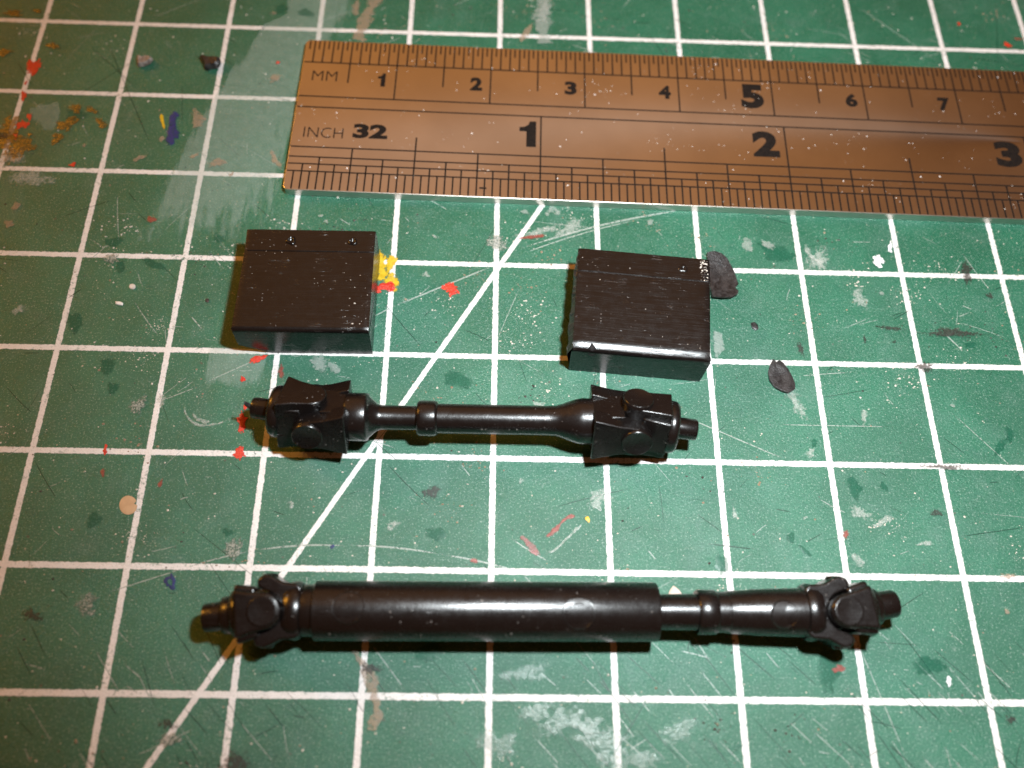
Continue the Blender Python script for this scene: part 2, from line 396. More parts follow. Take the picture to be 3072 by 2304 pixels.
# yellow paint and ring beside the block
blob('paint_splash', 1, 1640, 1145, 36, 62, F_YEL, 0.03, 0, 0.35)
blob('paint_splash', 1, 1690, 1135, 26, 36, F_YEL, 0.02, 0, 0.4)
blob('paint_splash', 1, 1690, 1222, 36, 44, F_YEL, 0.03, 0, 0.10)
blob('paint_splash', 1, 1650, 1195, 30, 18, F_YEL, 0.02, 0, 0.4)
stroke('paint_streak', 1, [(1612, 1266), (1630, 1250), (1655, 1238), (1690, 1240), (1712, 1236)], 1.3, F_RED, 0.06, True, 0.2)
# gold paint patch at the far left
for a in [(40, 560, 70, 56), (90, 640, 95, 60), (20, 610, 60, 70), (290, 540, 56, 44), (250, 600, 42, 30), (330, 470, 40, 24), (400, 480, 50, 14), (440, 535, 24, 36), (20, 228, 44, 20), (230, 200, 40, 16), (60, 60, 60, 16), (165, 50, 26, 12)]:
    blob('paint_splash', 1, a[0], a[1], a[2], a[3], F_GOLD, 0.05, random.uniform(-0.6, 0.6), 0.5)
for a in [(70, 895, 24, 30), (38, 970, 26, 24), (365, 632, 14, 10), (1185, 60, 12, 8)]:
    blob('paint_splash', 1, *a, F_TAN, 0.04, 0.3, 0.2)
blob('paint_splash', 1, 15, 590, 36, 30, F_BLK, 0.05, 0, 0.4)
blob('scuff', 1, 130, 770, 130, 55, F_PALE, 0.02, 0, 0.3)
blob('scuff', 1, 60, 680, 70, 60, F_PALE, 0.02, 0, 0.3)
blob('scuff', 1, 200, 500, 80, 55, F_HAZE, 0.02, 0, 0.3)
# blue mark with a yellow stroke
blob('paint_splash', 1, 745, 585, 36, 50, F_BLUE, 0.04, 0.2, 0.3)
blob('paint_splash', 1, 750, 515, 24, 40, F_BLUE, 0.02, 0.1, 0.35)
stroke('paint_streak', 1, [(697, 495), (703, 525), (712, 560)], 0.45, F_YEL, 0.04)
blob('paint_splash', 1, 700, 600, 16, 18, F_TAN, 0.03)
blob('paint_splash', 3, 737, 855, 24, 34, F_BLUE, 0.03, 0, 0.4, 0.3)
blob('paint_splash', 3, 1435, 705, 12, 10, F_BLUE, 0.02)
for a in [(1, 940, 705, 50, 22), (1, 855, 515, 36, 50), (1, 840, 675, 24, 12), (1, 1000, 755, 16, 10), (1, 605, 685, 36, 16), (1, 1190, 690, 16, 60), (1, 1190, 340, 46, 16)]:
    blob('paint_splash', *a, F_TAN, 0.02, 0.6, 0.45)
# smears above the ruler
stroke('smear', 1, [(1640, -20), (1600, 40), (1575, 90), (1555, 150), (1545, 175)], 2.0, F_TAN, 0.01, False)
stroke('smear', 1, [(1545, 0), (1535, 40), (1540, 80)], 1.1, F_TAN, 0.01)
stroke('smear', 2, [(130, -30), (145, 40), (130, 110), (140, 190)], 2.2, F_GREY, 0.01, False)
stroke('smear', 2, [(90, 100), (60, 150), (30, 190)], 1.0, F_TAN, 0.01)
blob('smear', 2, 130, 60, 56, 50, F_GREY, 0.02, 0, 0.4)
# rubs, craters and pale scratched patches
for a in [(3, 600, 95, 50, 46), (3, 1010, 712, 62, 52), (3, 375, 955, 66, 56), (3, 740, 1535, 70, 40), (1, 2145, 1050, 62, 40), (1, 480, 1120, 44, 30)]:
    blob('crater', *a, F_CRATER, 0.03, 0, 0.3)
for a in [(2, 250, 990, 90, 40, 0.4), (2, 130, 1000, 130, 20, 0.2), (4, 375, 495, 62, 62), (4, 1230, 90, 36, 80, 0.5), (4, 1290, 300, 26, 30), (3, 1260, 520, 24, 20), (4, 1600, 595, 60, 24, 0.4), (4, 1500, 560, 50, 40), (2, 1500, 1290, 50, 50), (4, 1520, 140, 20, 40),
          (4, 120, 90, 30, 20), (3, 1700, 610, 40, 22), (4, 40, 420, 16, 14), (3, 700, 75, 24, 50), (1, 1840, 1190, 26, 12), (1, 85, 1340, 34, 30), (4, 960, 560, 16, 40), (2, 1320, 1130, 70, 60), (4, 1780, 690, 70, 12, 0.1), (1, 1410, 960, 14, 12), (1, 1385, 935, 14, 10), (4, 1265, 578, 16, 14), (1, 1880, 1025, 14, 10)]:
    blob('scuff', *a[:5], F_PALE, 0.01, a[5] if len(a) > 5 else 0.0, 0.5)
for a in [(2, 1015, 1062, 36, 30, -0.4), (2, 1105, 1062, 46, 16, -0.5), (1, 1380, 1570, 50, 42), (2, 890, 1490, 34, 60), (2, 55, 918, 24, 12), (2, 595, 962, 16, 18), (4, 1900, 95, 14, 10), (2, 1595, 1270, 10, 12)]:
    blob('paint_splash', *a[:5], F_GREY, 0.02, a[5] if len(a) > 5 else 0.0, 0.35)
stroke('smear', 1, [(1415, 1565), (1440, 1590), (1470, 1612)], 1.0, F_GREY, 0.01)
stroke('smear', 2, [(1260, 1050), (1280, 1100), (1310, 1130), (1370, 1155)], 0.9, F_PALE, 0.01)
blob('paint_splash', 2, 1580, 1130, 26, 34, F_WHITE, 0.04, 0.5, 0.5)
blob('paint_splash', 2, 1632, 1070, 13, 26, F_WHITE, 0.03, -0.3, 0.4)
stroke('paint_streak', 3, [(790, 75), (800, 130), (830, 170), (880, 185), (960, 172), (1010, 145)], 0.42, F_PALE, 0.02, True, 0.3)
stroke('paint_streak', 3, [(830, 120), (850, 155), (890, 170), (930, 160)], 0.5, F_PALE, 0.02, True, 0.3)
stroke('smear', 3, [(1500, 1130), (1550, 1180), (1590, 1250), (1620, 1330), (1635, 1420), (1610, 1490), (1580, 1515)], 1.3, F_TAN, 0.02, True, 0.35)
stroke('smear', 2, [(180, 890), (170, 915), (140, 935)], 1.2, F_PALE, 0.01)
stroke('smear', 2, [(205, 905), (185, 940)], 1.0, F_PALE, 0.01)
stroke('smear', 4, [(1465, 730), (1490, 760), (1520, 795)], 0.9, F_PALE, 0.01)
blob('paint_splash', 4, 2140, 830, 50, 12, F_TAN, 0.01, 0, 0.6)
blob('paint_splash', 4, 2135, 985, 13, 16, F_TAN, 0.03, 0, 0.3)
blob('paint_splash', 4, 1885, 1290, 12, 30, F_WHITE, 0.01, -0.3, 0.4)
for a in [(2, 1900, 1440, 180, 24, -0.08), (2, 1630, 1420, 90, 10, -0.05), (2, 2060, 1280, 24, 16), (2, 1245, 1510, 20, 40, 0.3), (2, 1522, 1470, 10, 20, -0.2), (3, 1020, 1640, 120, 50), (3, 725, 1470, 50, 30), (4, 1870, 360, 130, 16), (2, 1960, 1180, 40, 60), (2, 1780, 1590, 60, 26),
          (3, 1860, 470, 80, 30, 0.3), (3, 140, 1000, 60, 36), (2, 1650, 1480, 12, 12), (4, 1830, 560, 40, 22, 0.3), (3, 1600, 1230, 50, 40), (4, 2150, 1450, 26, 30)]:
    blob('dirt_mark', *a[:5], F_BLK, 0.02, a[5] if len(a) > 5 else 0.0, 0.5)
# glossy glue film at the front of the mat, under the flash
for a in [(400, 1560, 170, 110), (220, 1455, 130, 90), (560, 1620, 110, 60), (100, 1420, 90, 60), (330, 1480, 90, 50), (-60, 1560, 110, 90), (440, 1650, 60, 60), (720, 1500, 120, 50), (1190, 30, 60, 40), (60, 1250, 120, 50)]:
    blob('glue_film', 4, *a, F_GLOSS, 0.02, random.uniform(-0.5, 0.5), 0.5)

# knife scratches (too fine and too many to count) and grains of dust
M_SCR_L = mat_film('pale_scratch', (0.50, 0.55, 0.50), (0.36, 0.42, 0.38), 0.55, 0.4, 3.0, 0.30, 0.8, 0.02)
M_SCR_D = mat_film('dark_scratch', (0.006, 0.045, 0.03), (0.010, 0.03, 0.022), 0.60, 0.5, 3.0, 0.30, 0.6, 0.02)
def scratches(name, mat, lines):
    b = MB()
    for (x0, y0, x1, y1, wd, bow) in lines:
        n = max(4, int(math.hypot(x1 - x0, y1 - y0) / 0.8)); d = Vector((x1 - x0, y1 - y0, 0)).normalized(); nn = Vector((-d.y, d.x, 0))
        z0 = 0.0025 + random.random() * 0.002; vs = []; fd = []; fs = []
        for i in range(n + 1):
            u = i / n; e = min(1, 5 * u + 0.1, 5 * (1 - u) + 0.1)
            p = Vector((x0 + (x1 - x0) * u, y0 + (y1 - y0) * u, 0)) + nn * bow * math.sin(math.pi * u)
            for t_ in (-1, 1):
                q = p + nn * wd * 0.5 * e * t_; vs.append((q.x, q.y, z0)); fd.append(0.55 * e + 0.25)
        for i in range(n): fs.append((2 * i, 2 * i + 1, 2 * i + 3, 2 * i + 2))
        b.add(vs, fs, fd)
    o = b.build(name, mat, cutting_mat, smooth=0, fix=False); tag(o, kind='stuff'); return o
def qline(k, a, c, wd, bow=0.0):
    A, B = qp(k, *a), qp(k, *c); return (A.x, A.y, B.x, B.y, wd, bow)
pale = [qline(1, (880, 1655), (1120, 1548), 0.12), qline(1, (1680, 1332), (2140, 1145), 0.16), qline(1, (1620, 1365), (1690, 1328), 0.12), qline(1, (1500, 1425), (1700, 1325), 0.08),
        qline(3, (450, 905), (800, 795), 0.10), qline(3, (800, 795), (1100, 718), 0.12, 0.1), qline(3, (1100, 718), (1500, 698), 0.15, 0.2), qline(3, (1500, 698), (1900, 735), 0.15, 0.2), qline(3, (1900, 735), (2300, 830), 0.14, 0.2),
        qline(2, (30, 1075), (780, 900), 0.20, 0.5), qline(2, (20, 1105), (560, 945), 0.12, 0.3), qline(4, (720, 130), (1190, 330), 0.10), qline(4, (1660, 185), (1120, 175), 0.08), qline(2, (1480, 20), (1850, 270), 0.08),
        qline(2, (1870, 1440), (1960, 1530), 0.12), qline(1, (820, 1360), (880, 1430), 0.12), qline(3, (690, 75), (860, 10), 0.09)]
dark = [qline(1, (330, 415), (600, 250), 0.07), qline(4, (840, 690), (1060, 715), 0.10), qline(4, (790, 555), (920, 650), 0.07), qline(2, (2090, 0), (2100, 290), 0.06), qline(4, (1350, 640), (1260, 690), 0.07), qline(4, (1930, 660), (2212, 620), 0.07)]
for i in range(560):
    x, y = random.uniform(-55, 60), random.uniform(-36, 45); a = random.choice([random.gauss(-0.75, 0.25), random.gauss(0.3, 0.4), random.uniform(0, 3.14)])
    L = random.expovariate(1 / 2.2) + 0.5
    (pale if random.random() < 0.55 else dark).append((x, y, x + L * math.cos(a), y + L * math.sin(a), random.uniform(0.03, 0.085), random.uniform(-0.1, 0.1)))
for i in range(150):                     # parallel cuts at the front of the mat
    p = qp(random.choice([3, 4, 4]), random.uniform(0, 2212), random.uniform(1000, 1659)); a = random.gauss(-0.85, 0.10); L = random.uniform(1, 5)
    (pale if random.random() < 0.35 else dark).append((p.x, p.y, p.x + L * math.cos(a), p.y + L * math.sin(a), random.uniform(0.035, 0.09), 0))
scratches('knife_scratches', M_SCR_L, pale)
scratches('knife_cuts', M_SCR_D, dark)

def grains(name, mat, n, parent, box, z, r0, r1, seed, clus=0):
    rr = random.Random(seed); b = MB(); cl = [(rr.uniform(box[0], box[2]), rr.uniform(box[1], box[3])) for _ in range(max(1, clus))]
    for i in range(n):
        if clus and rr.random() < 0.6:
            c = rr.choice(cl); x, y = rr.gauss(c[0], 1.0), rr.gauss(c[1], 0.8)
            if not (box[0] < x < box[2] and box[1] < y < box[3]): continue
        else: x, y = rr.uniform(box[0], box[2]), rr.uniform(box[1], box[3])
        r = r0 + (r1 - r0) * rr.random() ** 3; k = rr.randint(4, 6); a0 = rr.random() * 6; el = rr.uniform(0.5, 1.0)
        ring = [(x + r * math.cos(a0 + 6.283 * j / k) * rr.uniform(.7, 1.2), y + el * r * math.sin(a0 + 6.283 * j / k) * rr.uniform(.7, 1.2), z) for j in range(k)]
        b.add(ring + [(x, y, z + r * rr.uniform(0.4, 0.9))], [(j, (j + 1) % k, k) for j in range(k)])
    o = b.build(name, mat, parent, smooth=0, fix=False); tag(o, kind='stuff'); return o
M_DUST = mat_simple('pale_dust', (0.62, 0.56, 0.50), (0.48, 0.42, 0.36), 0.7, 2.0, 0.01)
M_DUSTG = mat_simple('brown_dust', (0.30, 0.22, 0.14), (0.20, 0.13, 0.09), 0.6, 2.0, 0.01)
M_DUSTD = mat_simple('dark_dust', (0.02, 0.018, 0.018), (0.06, 0.04, 0.035), 0.5, 2.0, 0.01)
VB = (-58, -38, 63, 50)
grains('pale_dust_grains', M_DUST, 5200, cutting_mat, VB, 0.001, 0.03, 0.13, 1, 60)
grains('brown_dust_grains', M_DUSTG, 2200, cutting_mat, VB, 0.001, 0.03, 0.15, 2, 40)
grains('dark_dust_grains', M_DUSTD, 1500, cutting_mat, VB, 0.001, 0.02, 0.15, 3, 25)

# ------------------------------------------------------------------ the steel ruler
RUL_ANG = math.radians(-1.02); RUL_W = 19.9; RUL_T = 0.95
ruler = empty('steel_ruler', (-21.35, 17.62, 0.0), RUL_ANG); ruler.scale.x = 1.008
tag(ruler, 'steel ruler with black millimetre and inch scales lying across the mat', 'ruler')
mb = MB()
mb.prism([(0.0, 0.5), (0.15, 0.12), (0.5, 0.0), (152.0, 0.0), (152.0, RUL_W), (0.35, RUL_W), (0.0, RUL_W - 0.35)], 0.01, RUL_T)
mb.build('blade', M_STEEL, ruler, bevel=0.05, seg=2, smooth=0)
ZT = RUL_T + 0.006
marks = MB()
T1, T2, T3, T4, T5, T6, T7 = 16.75, 12.05, 10.60, 5.39, 4.13, 3.25, 2.33
LW = 0.16
rr = random.Random(4)
for t_ in (T1, T2, T3, T4, T5, T6, T7):
    marks.rect(0.12, t_ - LW / 2, 151.8, t_ + LW / 2, ZT)
for i in range(1, 301):                                 # half millimetre ticks along the far edge
    s = i * 0.5; z = ZT + 0.002
    j = rr.uniform(-0.012, 0.012)
    if i % 20 == 0: lo = T2
    elif i % 10 == 0: lo = 14.05
    elif i % 2 == 0: lo = T1
    else: lo = RUL_W - 1.30 + rr.uniform(-0.04, 0.04)
    marks.rect(s - 0.075 + j, lo, s + 0.075 + j, RUL_W - 0.11, z)
for i in range(1, 6 * 32 + 1):                          # thirty-seconds of an inch along the near edge
    s = i * 25.4 / 32; z = ZT + 0.002
    if i % 32 == 0: hi = T3
    elif i % 16 == 0: hi = 7.15
    elif i % 8 == 0: hi = T4
    elif i % 4 == 0: hi = T5
    elif i % 2 == 0: hi = T6
    else: hi = T7
    marks.rect(s - 0.08, 0.12, s + 0.08, hi, z)
marks.rect(19.35, 1.02, 20.05, 1.22, ZT + 0.004)
o = marks.build('scale_marks', M_ETCH, ruler, smooth=0, fix=False); tag(o, kind='stuff')

def text(name, s, cx, base, height, width, bold, z=ZT + 0.003):
    if s == '1':                                        # a bold one with a slanted flag and no foot
        P = [(0.42, 0.0), (1.0, 0.0), (1.0, 1.0), (0.62, 1.0), (0.52, 0.86), (0.30, 0.78), (0.0, 0.76), (0.0, 0.60), (0.42, 0.60)]
        b = MB(); b.add([(cx + (x - 0.5) * width, base + y * height, z) for x, y in P], [(0, 1, 8), (1, 2, 3, 4, 8), (4, 5, 6, 7, 8)])
        return b.build(name, M_ETCH, ruler, smooth=0, fix=False)
    cu = bpy.data.curves.new('t', 'FONT'); cu.body = s; cu.size = 1.0; cu.offset = bold; cu.resolution_u = 4
    ob = bpy.data.objects.new('t', cu); sc.collection.objects.link(ob)
    dg = bpy.context.evaluated_depsgraph_get(); dg.update()
    me = bpy.data.meshes.new_from_object(ob.evaluated_get(dg))
    bpy.data.objects.remove(ob); bpy.data.curves.remove(cu)
    co = np.array([v.co[:] for v in me.vertices]); lo, hi = co.min(0), co.max(0)
    for v in me.vertices:
        v.co = ((cx + ((v.co.x - lo[0]) / (hi[0] - lo[0]) - 0.5) * width) * S, (base + (v.co.y - lo[1]) / (hi[1] - lo[1]) * height) * S, z * S)
    me.materials.clear(); me.materials.append(M_ETCH); me.name = name
    return link(bpy.data.objects.new(name, me), ruler)
for n in range(1, 16):
    if n % 5 == 0: text('numeral', str(n), 10 * n - 2.15 - (1.1 if n > 9 else 0), 12.95, 3.35, 2.45 if n < 10 else 4.6, 0.055)
    else: text('numeral', str(n), 10 * n - 1.50 - (0.6 if n > 9 else 0), 13.75, 1.83, (0.80 if n == 1 else 1.28) if n < 10 else 2.3, 0.05)
for n in range(1, 7):
    text('numeral', str(n), 25.4 * n - (1.35 if n == 1 else 2.1), 6.55, 3.35, 1.72 if n == 1 else 2.75, 0.055)
text('numeral', '32', 7.95, 6.75, 1.88, 3.55, 0.05)
text('lettering', 'MM', 2.5, 14.2, 1.36, 2.62, -0.012)
text('lettering', 'INCH', 3.2, 6.62, 1.33, 4.02, -0.012)
grains('dust_grains', M_DUST, 420, ruler, (0.3, 0.3, 82, RUL_W - 0.3), RUL_T - 0.005, 0.02, 0.10, 9, 12)

# ------------------------------------------------------------------ the two black blocks
def block(name, label, x0, y0, ang, wid, dep, hgt, mat, group, chip, groove_y, dimples):
    e = empty(name, (x0, y0, 0), ang); tag(e, label, 'plastic block', group)
    r = 0.45; prof = [(0.0, 0.02)]; tl = 0.0 if chip else 0.36      # a worn chamfer on the scratched block's front edge
    prof += [(r - r * math.cos(a), hgt - r - tl * 0.45 + r * math.sin(a)) for a in np.linspace(0, math.pi / 2 - (0 if chip else 0.40), 8)]
    if tl: prof += [(prof[-1][0] + tl, prof[-1][1] + tl * 0.42), (prof[-1][0] + tl + 0.25, hgt - 0.01), (prof[-1][0] + tl + 0.4, hgt)]
    prof += [(groove_y - 0.07, hgt), (groove_y, hgt - 0.05), (groove_y + 0.07, hgt), (dep - 0.05, hgt), (dep, hgt - 0.06), (dep, 0.02)]
    b = MB(); n = 41; vs = []; fs = []; rr = random.Random(len(label)); k = len(prof)
    for i in range(n):
        u = i / (n - 1); x = wid * u
        for j, (py, pz) in enumerate(prof):
            xx = x + (rr.uniform(-0.09, 0.09) if i in (0, n - 1) else 0) + (0.012 * wid * (py / dep) * (1 - u) if chip else 0)
            yy, zz = py, pz
            if chip and u < 0.22 and py < 0.4:            # the lower corner is cut away at an angle
                zz = max(zz, 0.02 + (0.22 - u) / 0.22 * 1.5) if pz < 1.0 else zz
            if i in (0, n - 1) and pz > hgt - 0.3: zz -= rr.uniform(0, 0.09)
            if i in (1, n - 2) and pz > hgt - 0.3: zz -= rr.uniform(0, 0.025)
            vs.append((xx, yy + (rr.uniform(-0.02, 0.02) if pz < 0.1 else 0), zz))
    for i in range(n - 1):
        for j in range(k):
            j2 = (j + 1) % k; fs.append((i * k + j, i * k + j2, (i + 1) * k + j2, (i + 1) * k + j))
    fs.append(tuple(range(k))[::-1]); fs.append(tuple((n - 1) * k + j for j in range(k)))
    b.add(vs, fs); b.build('body', mat, e, smooth=24)
    for (dx, dy, dr, dh) in dimples:                     # moulding pips: a raised rim round a pit
        d = MB(); prof2 = [(dr * 1.15, -0.02), (dr, dh * 0.5), (dr * 0.75, dh), (dr * 0.5, dh * 0.7), (dr * 0.3, dh * 0.1), (0.01, -0.02)]
        vs = []; fs = []; sg = 18
        for rad, z in prof2:
            for s in range(sg):
                a = 6.28318 * s / sg; q = 1 + 0.15 * math.sin(3 * a + dx) + rr.uniform(-0.06, 0.06)
                vs.append((dx + rad * q * math.cos(a), dy + rad * q * math.sin(a), hgt + z * (1 + rr.uniform(-0.25, 0.25)) + 0.004))
        for i in range(len(prof2) - 1):
            for s in range(sg): fs.append((i * sg + s, i * sg + (s + 1) % sg, (i + 1) * sg + (s + 1) % sg, (i + 1) * sg + s))
        d.add(vs, fs); d.build('moulding_pip', mat, e, smooth=60, fix=False)
    return e
BG = 'black plastic blocks'
blkL = block('plastic_block', 'smooth black plastic block with two moulding pips, yellow paint beside it', -23.15, -0.13, math.radians(0.6), 11.95, 10.6, 4.4, M_BLOCK, None, True, 8.25, [(4.3, 9.35, 0.42, 0.16), (9.95, 9.35, 0.38, 0.14)])
blkR = block('plastic_block', 'scratched black plastic block with a bright worn front edge and ragged burr', 6.82, -1.22, math.radians(-4.4), 12.2, 10.55, 4.4, M_BLOCK2, None, False, 8.1, [(9.7, 9.3, 0.38, 0.07)])
grains('dust_grains', M_DUST, 70, blkL, (0.2, 0.5, 11.8, 10.4), 4.39, 0.015, 0.07, 21, 4)
grains('dust_grains', M_DUST, 30, blkL, (10.0, 0.6, 11.8, 4.6), 4.39, 0.02, 0.15, 22)
grains('dust_grains', M_DUST, 60, blkR, (0.3, 0.6, 12.0, 10.3), 4.39, 0.015, 0.08, 23, 4)
grains('dust_grains', M_DUST, 60, blkR, (11.3, 8.2, 12.0, 10.4), 4.39, 0.03, 0.13, 24)
# ragged burr down the saw-cut end, and the torn nick on the front edge
b = MB(); rr = random.Random(8); vs = []; fs = []; n = 34
for i in range(n):
    u = i / (n - 1); y = 0.15 + 9.6 * u; wv = 0.16 + 0.30 * (1 - u) + rr.uniform(-0.10, 0.14)
    zt = 4.25 - 0.9 * (1 - u) - rr.uniform(0, 0.35)
    vs += [(0.03, y, 4.32), (-wv, y + rr.uniform(-.08, .08), zt), (-wv * 0.5, y, 1.6 + rr.uniform(-0.4, 0.4)), (0.03, y, 0.4)]
for i in range(n - 1):
    for j in range(3): fs.append((i * 4 + j, i * 4 + j + 1, i * 4 + j + 5, i * 4 + j + 4))
b.add(vs, fs); b.build('burr', M_FLAKE, blkR, smooth=0)
b = MB(); b.add([(1.15, 0.05, 3.75), (1.75, -0.10, 3.35), (2.35, 0.02, 3.75), (1.95, 0.35, 4.45), (1.62, 0.62, 4.62), (1.45, 0.30, 4.40), (1.75, 0.10, 4.10)],
                [(0, 1, 6), (1, 2, 6), (2, 3, 6), (3, 4, 6), (4, 5, 6), (5, 0, 6)]); b.build('torn_nick', M_FLAKE, blkR, smooth=0)

# ------------------------------------------------------------------ drive shafts
def rolled(roll, cx=0.0, tilt=0.0, pitch=0.0):
    """maps local joint coordinates (axial a, tangential t, radial r at angle roll from up towards the back) to the shaft's frame;
    tilt turns everything about the joint centre cx in plan"""
    c, s = math.cos(roll), math.sin(roll); ct, st = math.cos(tilt), math.sin(tilt); cp, sp = math.cos(pitch), math.sin(pitch)
    def fn(a, t, r):
        y = r * s - t * c; z = r * c + t * s; x = a - cx
        x, z = x * cp - z * sp, x * sp + z * cp
        return (cx + x * ct - y * st, x * st + y * ct, z)
    return fn
def arm_poly(base, cx, wb, wc, rc, n=9):
    """outline of a yoke arm from its base to the rounded end about the cap centre"""
    sgn = 1 if cx > base else -1
    pts = [(base, -wb), (base + 0.55 * (cx - base), -(wc + (wb - wc) * 0.30))]
    pts += [(cx + sgn * rc * math.sin(a), -rc * math.cos(a)) for a in np.linspace(0.0, math.pi, n)]
    pts += [(base + 0.55 * (cx - base), wc + (wb - wc) * 0.30), (base, wb)]
    return pts
def cap(name, mat, parent, cx, R, rad, fn, h=0.14):
    b = MB(); seg = 32; prof = [(rad + 0.03, R - 0.25), (rad + 0.03, R + 0.0), (rad, R + h * 0.8), (rad - 0.06, R + h), (rad - 0.16, R + h * 0.92), (0.02, R + h * 0.80)]
    vs = []; fs = []
    for r_, z in prof:
        for k in range(seg): a = 6.28318 * k / seg; vs.append(fn(cx + r_ * math.cos(a), r_ * math.sin(a), z))
    for i in range(len(prof) - 1):
        for k in range(seg): fs.append((i * seg + k, i * seg + (k + 1) % seg, (i + 1) * seg + (k + 1) % seg, (i + 1) * seg + k))
    b.add(vs, fs)
    return b.build(name, mat, parent, smooth=50)

def place(e, yfun_z):
    """rest the shaft on the mat: its lowest point at z = 0"""
    bpy.context.view_layer.update()
    lo = min(v.co.z for c in e.children for v in c.data.vertices) if e.children else 0
    e.location.z = -lo + 0.00001
    return e

# --- short shaft: square flared yokes, thin shank
e1 = empty('drive_shaft', (0, -7.60, 0), 0)
tag(e1, 'short black toy drive shaft with thin shank and square flared yokes', 'drive shaft')
ROLL = math.radians(27)
JL, JR = -15.55, 12.05
tube = MB()
tube.lathe([(-12.6, 1.6), (-12.6, 2.02), (-12.45, 2.08), (-10.95, 2.08), (-10.78, 2.0), (-10.72, 1.80), (-10.45, 1.55), (-10.0, 1.15), (-9.6, 1.06), (-6.5, 1.05), (-6.45, 1.05)], 48)
tube.build('shank', M_SHAFT, e1, smooth=50)
b = MB(); b.lathe([(-6.62, 1.1), (-6.60, 1.36), (-6.45, 1.50), (-6.2, 1.53), (-5.15, 1.53), (-4.95, 1.48), (-4.85, 1.35), (-4.83, 1.1)], 48); b.build('collar', M_SHAFT, e1, smooth=50)
b = MB(); b.lathe([(-4.95, 1.28), (4.6, 1.28), (5.3, 1.31), (5.8, 1.45), (6.5, 1.72), (7.15, 1.93), (7.5, 1.98), (8.4, 2.0), (8.45, 1.5)], 48); b.build('tube', M_SHAFT, e1, smooth=50)
def joint1(e, J, base_in, base_out, disc0, disc1, stub_end, tilt, wb_in, wb_out, caps_top):
    sg = 1 if base_out > J else -1
    y = MB()
    for fl in (0, math.pi):                               # inner yoke: front and back arms
        fn = rolled(ROLL - math.pi / 2 + fl)
        y.prism(arm_poly(base_in, J, wb_in, 1.36, 1.36), 1.0, 2.55, fn)
    fn0 = rolled(ROLL)
    y.prism([(base_in, -1.5), (J - sg * 1.0, -1.5), (J - sg * 1.0, 1.5), (base_in, 1.5)], -1.75, 1.75, fn0)
    yo = y.build('inner_yoke', M_SHAFT, e, bevel=0.12, seg=3)
    for fl in (0, math.pi): cap('bearing_cap', M_SHAFT, yo, J, 2.55, 1.30, rolled(ROLL - math.pi / 2 + fl), 0.26)
    o = MB()
    for fl in (0, math.pi):
        fn = rolled(ROLL + fl, J, tilt)
        o.prism(arm_poly(base_out, J, wb_out, 1.30, 1.30), 0.9, 2.45, fn)
    fn0 = rolled(ROLL, J, tilt)
    o.prism([(base_out, -1.9), (J + sg * 0.6, -1.5), (J + sg * 0.6, 1.5), (base_out, 1.9)], -1.7, 1.7, fn0)
    oo = o.build('outer_yoke', M_SHAFT, e, bevel=0.13, seg=3)
    if caps_top:
        for fl in (0, math.pi): cap('bearing_cap', M_SHAFT, oo, J, 2.45, 1.30, rolled(ROLL + fl, J, tilt), 0.30)
    d = MB(); x0, x1 = disc0, disc1
    d.lathe([(x0, 1.6), (x0, 2.18), (x0 + (x1 - x0) * 0.25, 2.28), (x0 + (x1 - x0) * 0.7, 2.24), (x0 + (x1 - x0) * 0.95, 2.08), (x1, 1.8), (x1 + sg * 0.01, 1.0)], 48, lambda x, yy, z: rolled(0, J, tilt)(x, yy, z))
    d.build('flange', M_SHAFT, e, smooth=50)
    s = MB(); s.lathe([(x1 - sg * 0.05, 0.98), (x1 + sg * 0.25, 0.95), (stub_end - sg * 0.16, 0.92), (stub_end - sg * 0.03, 0.86), (stub_end, 0.70)], 36, lambda x, yy, z: rolled(0, J, tilt)(x, yy, z))
    s.build('stub', M_SHAFT, e, smooth=50)
joint1(e1, JL, -12.4, -18.1, -18.0, -19.0, -20.75, math.radians(-7.5), 2.1, 2.0, False)
joint1(e1, JR, 8.35, 15.0, 14.9, 15.8, 17.55, math.radians(-6.5), 2.15, 1.5, True)
b = MB(); fn = rolled(0, JL, math.radians(-7.5))          # torn scrap of moulding gate on the end of the stub
b.prism([(-20.9, -0.55), (-20.65, -0.62), (-20.6, 0.7), (-20.95, 1.15), (-21.15, 1.35), (-21.2, 0.9), (-21.0, 0.2)], 0.2, 0.45, lambda x, y, z: fn(x, -y * 0 + z * 1.0 - 0.2, y))
b.build('gate_scrap', M_FLAKE, e1, bevel=0.03)
place(e1, None)

